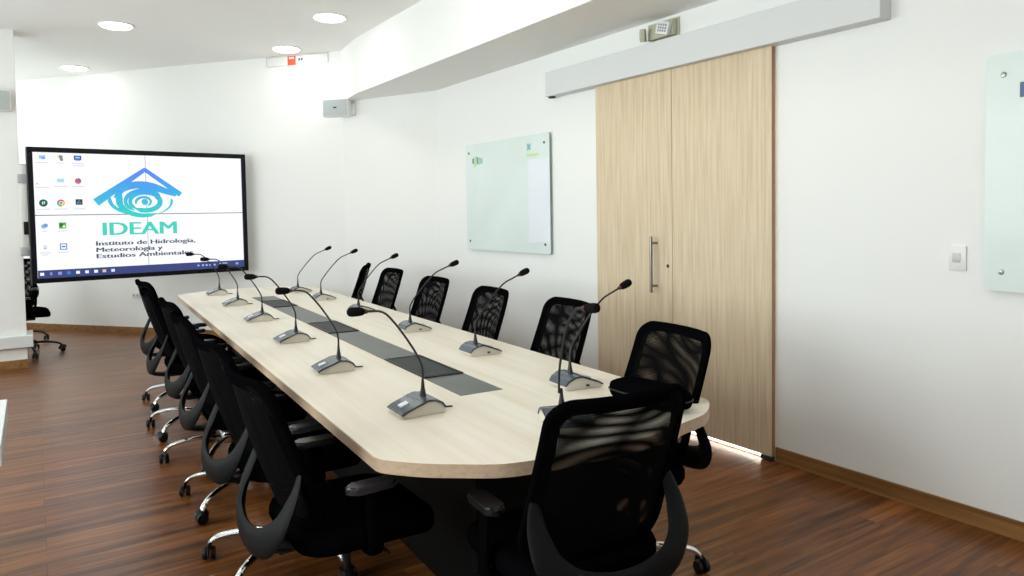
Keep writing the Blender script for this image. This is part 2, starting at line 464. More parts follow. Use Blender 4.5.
# emergency light
t = thing('emergency_light', 'beige twin head emergency light above the door track cover', 'emergency light', (WX, 3.575, 2.700))
bm = bmesh.new(); box(bm, -.055, -.012, -.10, .13, -.048, .058, .006); box(bm, -.012, 0, -.115, .135, -.058, .070, .002)
finish('housing', bm, M['beige'], t)
for (ly, lz, ry, rz_) in ((.150, -.010, 10, -50), (-.045, .0, 6, 12)):
    mt = Matrix.Translation((-.085, ly, lz)) @ Matrix.Rotation(R(rz_), 4, 'Z') @ Matrix.Rotation(R(14), 4, 'X')
    bm = bmesh.new(); box(bm, -.016, .02, -.048, .048, -.043, .043, .006, mtx=mt)
    hd = finish('lamp_head', bm, M['white'] if ly < .1 else M['beige'], t)
    bm = bmesh.new()
    for i in range(4):
        for j in range(3): box(bm, -.019, -.016, -.034+i*.018, -.022+i*.018, -.026+j*.019, -.013+j*.019, mtx=mt)
    finish('led_grid', bm, M['ledcell'], hd, smooth=0)
# outlet on the far wall
ang = math.atan2(3.865, -3.168)-PI           # yaw of the far wall run
def farpt(x, z, off=0): 
    n = Vector((-3.868, -3.168)).normalized(); return (x+n.x*off, far_y(x)+n.y*off, z)
yaw_far = math.atan2(-3.865, 3.168)
t = thing('wall_outlet', 'white wall outlet low on the far wall beside the chairs', 'outlet', farpt(1.09, .50), yaw_far)
bm = bmesh.new(); box(bm, -.06, .06, -.010, 0, -.038, .038, .003); finish('plate', bm, M['white'], t)
for x in (-.03, .03):
    bm = bmesh.new(); box(bm, x-.017, x+.017, -.012, -.009, -.014, .014); finish('socket', bm, M['mount'], t)
# emergency panel under the ceiling
t = thing('safety_sign', 'long clear strip sign with an orange square, high on the far wall', 'sign', farpt(2.672, 3.315), yaw_far)
bm = bmesh.new(); box(bm, -.415, .415, -.010, 0, -.055, .055, .002); finish('backplate', bm, M['white'], t, smooth=0)
bm = bmesh.new()
for a in ((-.415, .415, -.055, -.051), (-.415, .415, .051, .055), (-.415, -.411, -.055, .055), (.411, .415, -.055, .055)):
    box(bm, a[0], a[1], -.012, -.0102, a[2], a[3])
finish('rim', bm, M['mount'], t, smooth=0)
bm = bmesh.new(); box(bm, -.125, -.015, -.0125, -.0102, -.052, .052)
box(bm, -.105, -.035, -.0132, -.0126, .02, .04, mi=1)
finish('orange_square', bm, None, t, smooth=0, mats=[M['orange'], M['white']])
bm = bmesh.new()
for x in (.02, .055): box(bm, x, x+.024, -.0125, -.0102, -.008, .018)
finish('lettering', bm, M['dgrey'], t, smooth=0)
# wall speakers
def speaker(name, label, loc, rz, w, h, dpt, br):
    t = thing(name, label, 'speaker', loc, rz)
    bm = bmesh.new(); box(bm, -w/2, w/2, -dpt, 0, -h/2, h/2, .015, 3); finish('cabinet', bm, M['white'], t)
    bm = bmesh.new(); box(bm, -w/2+.012, w/2-.012, -dpt-.006, -dpt+.01, -h/2+.012, h/2-.012, .005, 2); g = finish('grille', bm, M['spk'], t)
    bm = bmesh.new(); box(bm, -.02, .02, -dpt-.009, -dpt-.005, -.008, .008); finish('badge', bm, M['dgrey'], g, smooth=0)
    bm = bmesh.new(); box(bm, *br, .005); finish('bracket', bm, M['white'], t)
    return t
speaker('wall_speaker', 'grey wall speaker in the far corner under the soffit', (2.975, 8.085, 2.705), R(-46), .315, .20, .10, (.0, .19, -.005, .16, -.075, .045))
speaker('wall_speaker', 'grey wall speaker cut off by the left edge of the view', (-.305, PY-.03, 2.665), 0, .355, .205, .10, (-.06, .06, -.01, .03, -.05, .05))

# ------------------------------------------------------------------ video wall
SW, SH = 2.07, 1.278
vw = thing('video_wall', 'large four panel video wall showing a desktop with a blue eye logo', 'screen', (.025, 8.762, 2.178), R(5.89))
bm = bmesh.new(); B = .048
for x0, x1, z0, z1 in ((-B, SW+B, 0, B), (-B, SW+B, -SH-B, -SH), (-B, 0, -SH, 0), (SW, SW+B, -SH, 0)):
    box(bm, x0, x1, -.014, .10, z0, z1, .003, 1)
box(bm, -B+.01, SW+B-.01, .012, .10, -SH-B+.01, B-.01)
finish('frame', bm, M['frame'], vw, smooth=0)
SCR = emis('screen_white', (.93, .95, 1.0), 1.02)
for i in (0, 1):
    for j in (0, 1):
        bm = bmesh.new(); g = .0035
        box(bm, i*SW/2+g, (i+1)*SW/2-g, -.003, .010, -(j+1)*SH/2+g, -j*SH/2-g)
        finish('screen_panel', bm, SCR, vw, smooth=0)
# the picture shown on the screen: flat coloured shapes
ECOL = {}
def ecol(h):
    if h not in ECOL:
        c = [int(h[i:i+2], 16)/255 for i in (0, 2, 4)]
        c = [x/12.92 if x <= .04045 else ((x+.055)/1.055)**2.4 for x in c]
        ECOL[h] = (len(ECOL), emis('screen_'+h, c, 1.0))
    return ECOL[h][0]
pic = bmesh.new()
DY = [-.0045]
def quad(pts, h, lift=0):
    vs = [pic.verts.new((a, DY[0]-lift, -b)) for a, b in pts]
    f = pic.faces.new(vs); f.material_index = ecol(h)
def rect(a, b, w, hh, h, lift=0): quad([(a-w/2, b-hh/2), (a-w/2, b+hh/2), (a+w/2, b+hh/2), (a+w/2, b-hh/2)], h, lift)
def disc(a, b, r, h, lift=0, a0=0, a1=2*PI, n=20):
    pts = [(a+r*math.cos(a0+(a1-a0)*k/n), b+r*math.sin(a0+(a1-a0)*k/n)) for k in range(n if a1-a0 > 6 else n+1)]
    if a1-a0 < 6: pts.append((a, b))
    quad(pts, h, lift)
def lerp(c1, c2, t): return ''.join('%02x' % int(round(int(c1[i:i+2], 16)*(1-t)+int(c2[i:i+2], 16)*t)) for i in (0, 2, 4))
def grad(b):     # the logo's own colour runs from violet blue (top) to turquoise (bottom)
    t = max(0, min(1, (b-.13)/.50)); q = round(t*8)/8
    return lerp('5f7cf5', '35a8ea', q*2) if q < .5 else lerp('35a8ea', '2fd0c8', q*2-1)
def stroke(P, W, n=None, lift=0):
    """P list of (a,b), W list of widths"""
    L_ = []
    for i, p in enumerate(P):
        q0, q1 = P[max(i-1, 0)], P[min(i+1, len(P)-1)]
        dx, dy = q1[0]-q0[0], q1[1]-q0[1]; l = math.hypot(dx, dy) or 1
        L_.append(((p[0]-dy/l*W[i]/2, p[1]+dx/l*W[i]/2), (p[0]+dy/l*W[i]/2, p[1]-dx/l*W[i]/2)))
    for i in range(len(P)-1):
        quad([L_[i][0], L_[i+1][0], L_[i+1][1], L_[i][1]], grad((P[i][1]+P[i+1][1])/2), lift)
def seg(a, b, w0, w1, n=14, lift=0):
    P = [(a[0]+(b[0]-a[0])*k/n, a[1]+(b[1]-a[1])*k/n) for k in range(n+1)]
    stroke(P, [w0+(w1-w0)*k/n for k in range(n+1)], lift=lift)
# roof
seg((.545, .512), (1.035, .150), .085, .042); seg((1.020, .152), (1.385, .428), .040, .058, lift=.0003)
# eye: upper lid, outer sweeps and the spiral
def arc(cx, cy, rx, ry, a0, a1, w0, w1, n=26, lift=.0006, tilt=0, rk=1.0):
    P = []
    for k in range(n+1):
        t = k/n; a = R(a0+(a1-a0)*t); s = 1+(rk-1)*t
        x, y = rx*s*math.cos(a), ry*s*math.sin(a)
        P.append((cx+x*math.cos(tilt)-y*math.sin(tilt), cy+x*math.sin(tilt)+y*math.cos(tilt)))
    W = [(w0+(w1-w0)*k/n)*min(1, .3+6*min(k, n-k)/n) for k in range(n+1)]
    stroke(P, W, lift=lift)
eyeb = crom([(.735, .47, 0), (.80, .37, 0), (.93, .325, 0), (1.08, .335, 0), (1.22, .385, 0), (1.34, .425, 0)], 8)
stroke([(p.x, p.y) for p in eyeb], [.05+.03*math.sin(PI*k/(len(eyeb)-1)) for k in range(len(eyeb))], lift=.0004)
arc(1.01, .49, .245, .165, 205, 60, .075, .035)
arc(1.01, .48, .335, .17, 190, 70, .045, .012)
arc(1.01, .50, .185, .115, 330, 120, .06, .03)
arc(1.02, .505, .155, .100, -30, -235, .05, .035, rk=.95)
arc(1.02, .505, .150, .095, -60, 130, .055, .05)
arc(1.01, .51, .085, .062, 160, 420, .03, .022, rk=.7)
arc(1.01, .50, .28, .155, -10, 60, .03, .01)
disc(1.015, .508, .034, grad(.5), .0008)
# letters
TXT = []
def text(s, a, b, w, cap, h, bold=0.0):
    TXT.append(s)
    cu = bpy.data.curves.new('txt', 'FONT'); cu.body = s; cu.size = 1; cu.offset = bold; cu.resolution_u = 3
    ob = bpy.data.objects.new('txt', cu); COL.objects.link(ob)
    dg = bpy.context.evaluated_depsgraph_get(); me = bpy.data.meshes.new_from_object(ob.evaluated_get(dg))
    xs = [v.co.x for v in me.vertices]; x0, x1 = min(xs), max(xs)
    base = len(pic.verts); nf = len(pic.faces)
    t = bmesh.new(); t.from_mesh(me)
    for v in t.verts: v.co = Vector((a+(v.co.x-x0)/(x1-x0)*w, DY[0]-.0012-.0001*len(TXT), -b+v.co.y*cap/.70))
    mi = ecol(h)
    add(pic, t, mi)
    bpy.data.objects.remove(ob); bpy.data.curves.remove(cu); bpy.data.meshes.remove(me)
for k in range(5): text('IDEAM', .596+.004*k, .858, .723, .136, '3ed0bc', 0)
for k in range(4):
    text('Instituto de Hidrología,', .530+.0025*k, .965, .990, .046, '454b68', 0)
    text('Meteorología y', .530+.0025*k, 1.032, .642, .046, '454b68', 0)
    text('Estudios Ambientales', .530+.0025*k, 1.098, .960, .046, '454b68', 0)
# task bar
rect(SW/2, SH-.042, SW-.008, .080, '33407c')
for k, (x, c) in enumerate(zip((.04, .118, .195, .274, .355, .437, .52, .598, .68), ('ffffff', '8890c0', '8f97d8', '2f7fe0', 'f2f2ff', 'e8ecff', 'f4f4ff', 'e0c0a0', 'd0e8ff'))):
    rect(x, SH-.044, .034 if k not in (1,) else .022, .030, c, .001)
for x in (1.55, 1.60, 1.64, 1.68, 1.73): rect(x, SH-.044, .02, .018, 'b8c0e8', .001)
for x, ww in ((1.83, .09), (1.83, .07)): rect(x, SH-(.055 if ww > .08 else .030), ww, .010, 'c8d0f0', .001)
rect(1.985, SH-.044, .03, .024, 'a0a8e0', .001)
# desktop icons
cap = 'd2d5e2'
def caption(x, y, w=.11): rect(x, y, w, .009, cap, .001)
rect(.083, .052, .055, .036, '9cc4f0', .001); rect(.092, .062, .03, .022, '6d9fe0', .0015); caption(.083, .108)
rect(.225, .045, .024, .04, 'f0e6b0', .001); disc(.245, .045, .018, '888888', .0015); disc(.25, .072, .016, '6f8f8a', .0017); caption(.238, .108, .06)
rect(.394, .050, .068, .046, '32549c', .001); rect(.394, .048, .04, .016, '9fc8f4', .0015); rect(.394, .080, .044, .008, 'b090c0', .0015); caption(.394, .110); caption(.4, .132)
rect(.030, .322, .010, .012, '7a8a70', .001); caption(.075, .358, .12)
rect(.234, .286, .066, .040, 'b8dcf2', .001); rect(.234, .286, .05, .008, '98c4e8', .0014); caption(.234, .345, .13)
disc(.390, .289, .030, 'f0552a', .001); disc(.397, .281, .018, '3f6fc8', .0015); caption(.393, .345)
disc(.077, .515, .037, '123f3a', .001); disc(.077, .515, .024, '1c6a5c', .0013); rect(.071, .515, .008, .030, 'd8fff0', .0016); rect(.086, .510, .008, .024, 'd8fff0', .0016); caption(.077, .577, .12)
for a0, c in ((200, 'e8503c'), (320, 'f4c63a'), (80, '44aa55')):
    disc(.230, .515, .036, c, .001, R(a0), R(a0+120), 8)
disc(.230, .515, .018, 'ffffff', .0014); disc(.230, .515, .013, '4a86e8', .0017); caption(.230, .577, .12)
rect(.391, .506, .062, .058, '3c2a38', .001); stroke([(.375, .525), (.392, .488), (.410, .522), (.372, .512)], [.006]*4, lift=.0016); caption(.391, .577, .11)
disc(.070, .752, .022, '8ab8f0', .001); disc(.088, .742, .020, '6a98e0', .0012); caption(.078, .800, .04)
rect(.235, .746, .064, .062, '4caa3c', .001); disc(.225, .742, .018, '1d6a34', .0014); disc(.247, .756, .014, 'd8f0d0', .0016); caption(.235, .802, .09)
rect(.076, .960, .034, .034, 'd4dcf4', .001); rect(.076, .975, .02, .01, '8aa0e0', .0014); caption(.074, 1.02, .09); caption(.074, 1.04, .05)
rect(.236, .962, .064, .064, '2a63b8', .001); rect(.236, .962, .048, .048, 'f0f6ff', .0013); rect(.236, .962, .036, .012, '2a63b8', .0016); caption(.236, 1.02, .09)
me = bpy.data.meshes.new('desktop_picture')
pic.normal_update()
for f in pic.faces:
    if f.normal.y > 0: f.normal_flip()
pic.to_mesh(me); pic.free()
for k, (i, m_) in sorted(ECOL.items(), key=lambda kv: kv[1][0]): me.materials.append(m_)
o = bpy.data.objects.new('desktop_picture', me); COL.objects.link(o); o.parent = vw
# bracket arms to the pier and side rail
bm = bmesh.new()
for z in (-.27, -1.0): box(bm, -.125, -.04, .02, .07, z-.045, z+.045, .004)
finish('mounting_arm', bm, M['mount'], vw)
bm = bmesh.new(); box(bm, -.115, -.052, .035, .06, -1.0, -.12, .003); finish('side_rail', bm, M['white'], vw)
bm = bmesh.new(); box(bm, -.095, -.055, .018, .034, -.83, -.70, .004)
finish('cable_clip', bm, M['black'], vw)

# ------------------------------------------------------------------ table (local u,v frame)
TA = 0.050877
tb = thing('conference_table', 'long pale maple conference table with rounded chamfered ends', 'table', (0, 0, 0), -TA)
tp = Vector((math.cos(TA), -math.sin(TA), 0)); td = Vector((math.sin(TA), math.cos(TA), 0))
def uvw(u, v, z): return tuple(tp*u+td*v+Vector((0, 0, z)))
UC, VC = 1.4025, 4.885
tcen = uvw(UC, VC, 0); tb.location = tcen
half = [(-.655, -2.745), (-.642, -2.785), (-.60, -2.835), (-.54, -2.893), (-.46, -2.95), (-.385, -3.000), (-.32, -3.027), (-.22, -3.043), (-.10, -3.052), (0, -3.055)]
near = half+[(-x, y) for x, y in half[::-1][1:]]
near[-1] = (.655, -2.70); near[-2] = (.690, -2.765); near[-3] = (.688, -2.81); near[-4] = (.640, -2.875); near[-5] = (.53, -2.958)
far = [(-x, -y) for x, y in (half+[(-x, y) for x, y in half[::-1][1:]])]
near = [(p.x, p.y) for p in crom([(x, y, 0) for x, y in near], 4)]
far = [(p.x, p.y) for p in crom([(x, y, 0) for x, y in far], 3)]
out = near+far
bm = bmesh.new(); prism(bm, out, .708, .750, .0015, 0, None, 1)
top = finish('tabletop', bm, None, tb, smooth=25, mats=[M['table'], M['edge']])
bm = bmesh.new(); box(bm, -.0975, .1005, -2.222, 2.09, .7495, .7515)
finish('centre_plate', bm, M['slot'], tb, smooth=0)
for v0, v1 in ((3.03-VC, 3.54-VC), (4.52-VC, 5.03-VC), (6.08-VC, 6.58-VC)):
    bm = bmesh.new()
    for a in ((-.098, -.088), (.088, .098)): box(bm, a[0]+.001, a[1]+.001, v0, v1, .7505, .757, .001)
    for a in ((v0, v0+.010), (v1-.010, v1)): box(bm, -.097, .099, a[0], a[1], .7505, .757, .001)
    f = finish('cable_hatch', bm, M['black'], tb, smooth=0)
    bm = bmesh.new(); box(bm, -.083, .085, v0+.03, v1-.012, .7512, .7545, .001); finish('hatch_lid', bm, M['flap'], f, smooth=0)
# table base, made solid and black to stand in for under-table shade
bm = bmesh.new(); box(bm, -.20, .20, -2.58, 2.58, .0, .708, .004); finish('pedestal', bm, M['blackm'], tb, smooth=0)
for v in (-2.60, 2.60):
    bm = bmesh.new(); box(bm, -.24, .24, v-.018, v+.018, 0, .708, .003); finish('end_panel', bm, M['blackm'], tb, smooth=0)

# ------------------------------------------------------------------ microphones
def make_mic():
    """faces local +x (speaker sits at +x); origin on the table"""
    t = thing('desk_microphone', '', 'microphone', group='gooseneck microphones along the table')
    # wedge body: side profile extruded in y, low at +x
    prof = [(.083, .004), (.083, .012), (.066, .022), (-.010, .050), (-.040, .049), (-.070, .036), (-.083, .020), (-.083, .004), (-.078, 0), (.078, 0)]
    def wedge(bm, pr, w0, w1, bev, mi=0):
        q = bmesh.new(); n = len(pr)
        def wy(x, z): return (w0 if z < .01 else w1)/2*(1-.12*max(0, -x/.083)**2-.05*max(0, x/.083)**2)
        A = [q.verts.new((x, -wy(x, z), z)) for x, z in pr]; Bv = [q.verts.new((x, wy(x, z), z)) for x, z in pr]
        q.faces.new(A); q.faces.new(Bv[::-1])
        for i in range(n): q.faces.new((A[i], Bv[i], Bv[(i+1) % n], A[(i+1) % n]))
        if bev: bmesh.ops.bevel(q, geom=list(q.edges), offset=bev, segments=2, affect='EDGES', clamp_overlap=True)
        add(bm, q, mi)
    bm = bmesh.new(); wedge(bm, prof, .150, .140, .003); finish('body', bm, M['micb'], t, smooth=40)
    # slate upper panel over the front slope and a dark trim that follows it
    bm = bmesh.new()
    wedge(bm, [(.086, .011), (.086, .015), (.068, .026), (-.012, .0550), (-.044, .0535), (-.074, .0395), (-.089, .020), (-.084, .016), (-.070, .034), (-.042, .048), (-.014, .050), (.066, .020)], .152, .150, .0015); finish('top_panel', bm, M['micp'], t, smooth=40)
    for s in (-1, 1):
        bm = bmesh.new()
        tube(bm, [(.085, s*.073, .012), (.066, s*.0735, .0225), (.0, s*.0735, .048), (-.022, s*.072, .0525), (-.050, s*.068, .047), (-.074, s*.064, .033)], .0032, 6)
        finish('side_trim', bm, M['micd'], t)
    bm = bmesh.new(); box(bm, -.017, .017, -.017, .017, 0, .006, .002, mtx=Matrix.Translation((.050, .0, .0315)) @ Matrix.Rotation(R(19.5), 4, 'Y'))
    finish('talk_button', bm, M['micw'], t)
    bm = bmesh.new()
    box(bm, .005, .018, -.0775, -.0715, .012, .019)
    finish('socket', bm, M['micd'], t, smooth=0)
    bm = bmesh.new(); lathe(bm, [(.013, .045), (.012, .058), (.007, .085), (.0045, .115), (0, .116)], 14, Matrix.Translation((-.025, 0, 0)))
    finish('neck_boot', bm, M['micd'], t)
    return t
NECK = {}
def mic_neck(t, reach, hgt, key):
    """gooseneck and foam head, curving towards local +x"""
    if key not in NECK:
        x0 = -.025
        P = crom([(x0, 0, .06), (x0, 0, .13), (x0+.012, 0, .19), (x0+.06, 0, .19+(hgt-.19)*.45), (x0+.115, 0, .19+(hgt-.19)*.86), (x0+.150, 0, hgt-.002), (x0+.185, 0, hgt)] if hgt > 0 else
                 [(x0, 0, .06), (x0, 0, .12), (x0+.02, 0, .17), (x0+.09, 0, .25), (x0+.15, 0, .30), (x0+.20, 0, .335), (x0+.235, 0, .35)], 6)
        bm = bmesh.new(); tube(bm, P, .0042, 8); n = finish('gooseneck', bm, M['micd'], None).data
        bpy.data.objects.remove(bpy.data.objects[-1]) if False else None
        e = P[-1]; T = (P[-1]-P[-3]).normalized(); q = T.to_track_quat('Z', 'Y').to_matrix().to_4x4()
        NECK[key] = (P, e, q)
    return NECK[key]
base_mic = make_mic(); base_mic.scale = (1.05, 1.05, 1.05)
def neck_variant(pts, head_len=.068):
    bm = bmesh.new(); P = crom(pts, 6); tube(bm, P, .0042, 8)
    g = finish('gooseneck', bm, M['micd'])
    e = P[-1]; T = (P[-1]-P[-4]).normalized(); q = Matrix.Translation(e) @ T.to_track_quat('Z', 'Y').to_matrix().to_4x4()
    bm = bmesh.new(); lathe(bm, [(0, -.004), (.0075, -.003), (.0088, .004), (.0088, .010), (0, .011)], 14, q); r = finish('light_ring', bm, M['red'])
    L_ = head_len
    bm = bmesh.new(); lathe(bm, [(0, .006), (.009, .007), (.0135, .014), (.0160, .028), (.0165, L_-.016), (.014, L_-.006), (.008, L_-.001), (0, L_)], 16, q)
    h = finish('windscreen', bm, M['foam'])
    return [g, r, h]
x0 = -.025
NV = dict(
  left=neck_variant([(x0, 0, .10), (x0+.004, 0, .17), (x0+.05, 0, .255), (x0+.11, 0, .338), (x0+.15, 0, .372), (x0+.205, 0, .378)]),
  right=neck_variant([(x0, 0, .10), (x0+.004, 0, .155), (x0+.045, 0, .215), (x0+.115, 0, .295), (x0+.17, 0, .345), (x0+.225, 0, .370), (x0+.26, 0, .384)]),
  front=neck_variant([(x0, 0, .10), (x0+.004, 0, .18), (x0+.03, 0, .29), (x0+.06, 0, .36), (x0+.09, 0, .393), (x0+.125, 0, .40)]),
)
firstuse = {k: True for k in NV}
def place_mic(u, v, yaw, kind, label, scl=1.0, head=1.0):
    global base_used
    if not base_used: t = base_mic; base_used = True
    else: t = copy_base()
    t.location = uvw(u, v, .750); t.rotation_euler = (0, 0, yaw-TA)
    t['label'] = label
    for o in NV[kind]:
        if firstuse[kind]: c = o
        else: c = o.copy(); COL.objects.link(c)
        c.parent = t; c.rotation_euler = (0, 0, R(head))
    firstuse[kind] = False
    # short cable leaving the back of the base
    return t
base_used = False
BASEPARTS = [c for c in ALLCH(base_mic)]
def copy_base():
    c = base_mic.copy(); COL.objects.link(c)
    for ch in BASEPARTS:
        k = ch.copy(); COL.objects.link(k); k.parent = c
    return c
LV = [2.545, 3.455, 4.40, 5.41, 6.48, 7.45]
LU = [1.062, 1.015, 1.045, 1.056, 1.075, 1.075]
RU = [1.795, 1.795, 1.805, 1.812, 1.812, 1.80]
RV = [2.545, 3.42, 4.34, 5.38, 6.40, 7.16]
ordn = ['nearest', 'second nearest', 'third nearest', 'fourth nearest', 'fifth nearest', 'farthest']
LSIDE = ['its black head lowest and largest in the view', 'second along from the nearest', 'in front of the dark table hatches', '', '', 'in front of the screen corner']
wordsL = ['nearest left side gooseneck microphone, beside the near end of the grey plate',
          'second nearest gooseneck microphone in the left row on the table',
          'third nearest gooseneck microphone in the left row on the table',
          'fourth nearest gooseneck microphone in the left row on the table',
          'fifth nearest left row gooseneck microphone, its head against the screen taskbar',
          'farthest gooseneck microphone of the left row, its head in front of the screen text']
wordsR = ['nearest gooseneck microphone of the right row, its head against the wooden door',
          'second nearest gooseneck microphone in the right row on the table',
          'third nearest gooseneck microphone in the right row on the table',
          'fourth nearest gooseneck microphone in the right row on the table',
          'fifth nearest right row gooseneck microphone, beside the narrow chair back',
          'farthest gooseneck microphone of the right row, beside the far end of the grey plate']
for i in range(6): place_mic(LU[i], LV[i], PI+R((0, -3, 2, -2, 3, 0)[i]), 'left', wordsL[i], head=0)
for i in range(6): place_mic(RU[i], RV[i], R((-3, 0, -2, 1, -2, 2)[i]), 'right', wordsR[i], head=(4, 0, -3, 3, 0, -2)[i])
place_mic(1.435, 2.105, -PI/2-R(14), 'front', 'gooseneck microphone at the near table end, half hidden by the end chair', head=22)
# cable stubs and clips on the table behind the left microphones
for i, (u, v) in enumerate(zip(LU, LV)):
    bm = bmesh.new(); P = crom([(.075, .0, .012), (.10, -.004, .0045), (.135, -.014, .0035)], 5)
    tube(bm, P, .003, 6)
    o = finish('microphone_plug', bm, M['cable'])
    o.location = uvw(u, v, .750); o.rotation_euler = (0, 0, -TA)
    c = [x for x in bpy.data.objects if x.name.startswith('desk_microphone') and x.parent is None and abs(x.location.x-o.location.x) < 1e-4 and abs(x.location.y-o.location.y) < 1e-4][0]
    # keep it a part of its microphone
    o.rotation_euler = (0, 0, -c.rotation_euler.z-TA); o.location = (0, 0, 0); o.parent = c

# ------------------------------------------------------------------ chairs (local: sitter faces +y)
BZ0, BZ1 = .520, 1.000
def bx_w(z):     # half width of the back at height z
    return .246-.018*(z-BZ0)/(BZ1-BZ0)
def by(x, z, off=0):
    t = (z-.5)/.46
    return -.210-.125*t-.035*math.sin(PI*min(1, max(0, t)))*0+.055*(abs(x)/.24)**2.2+.012*math.cos(t*3)+off
def back_outline(inset=0.0, n=8):
    pts = []
    def corner(sx, z, r, a0, sgn):
        for k in range(n+1):
            a = R(a0+90*k/n)
            yield (sx, z, a)
    rT, rB = .064-inset*.6, .07-inset*.6
    zt, zb = BZ1-inset, BZ0+inset
    for sx, zc, r, a0 in ((1, zt-rT, rT, 0), (-1, zt-rT, rT, 90), (-1, zb+rB, rB, 180), (1, zb+rB, rB, 270)):
        for k in range(n+1):
            a = R(a0+90*k/n); z = zc+r*math.sin(a)
            cx = sx*(bx_w(zc)-inset-r)
            pts.append((cx+r*math.cos(a), z))
        # straight side samples
        nz = {0: None, 90: (zb+rB, -1), 180: None, 270: None}[a0]
        if a0 == 90:
            for k in range(1, 6):
                z = (zt-rT)+((zb+rB)-(zt-rT))*k/6; pts.append((-(bx_w(z)-inset), z))
        if a0 == 270:
            for k in range(1, 6):
                z = (zb+rB)+((zt-rT)-(zb+rB))*k/6; pts.append(((bx_w(z)-inset), z))
        if a0 == 0:
            for k in range(1, 6): pts.append(((bx_w(zt)-inset-rT)*(1-k/3), zt))
        if a0 == 180:
            for k in range(1, 6): pts.append((-(bx_w(zb)-inset-rB)*(1-k/3), zb))
    return pts
def net(off, fn_off, u_scale):
    o_ = back_outline(.012)
    bm = bmesh.new(); uvl = bm.loops.layers.uv.new('UVMap')
    z0 = min(p[1] for p in o_); z1 = max(p[1] for p in o_)
    nz, nx = 22, 18
    def hw(z):
        best = 0
        m_ = len(o_)
        for i in range(m_):
            (xa, za), (xb, zb) = o_[i], o_[(i+1) % m_]
            if (za-z)*(zb-z) <= 0 and abs(za-zb) > 1e-9: best = max(best, xa+(xb-xa)*(z-za)/(zb-za))
        return best
    rows = []
    for j in range(nz+1):
        t = j/nz; z = z0+(z1-z0)*(.5-.5*math.cos(PI*t)); z = min(max(z, z0+.0005), z1-.0005); h = hw(z)
        rows.append([bm.verts.new((h*(2*i/nx-1), by(h*(2*i/nx-1), z)+off+fn_off(h*(2*i/nx-1), z), z)) for i in range(nx+1)])
    for j in range(nz):
        for i in range(nx):
            f = bm.faces.new((rows[j][i], rows[j][i+1], rows[j+1][i+1], rows[j+1][i]))
            for l in f.loops: 
                c = l.vert.co; l[uvl].uv = (c.x*u_scale+fn_off(c.x, c.z)*.35, c.z*u_scale+fn_off(c.x, c.z)*.25)
    return bm
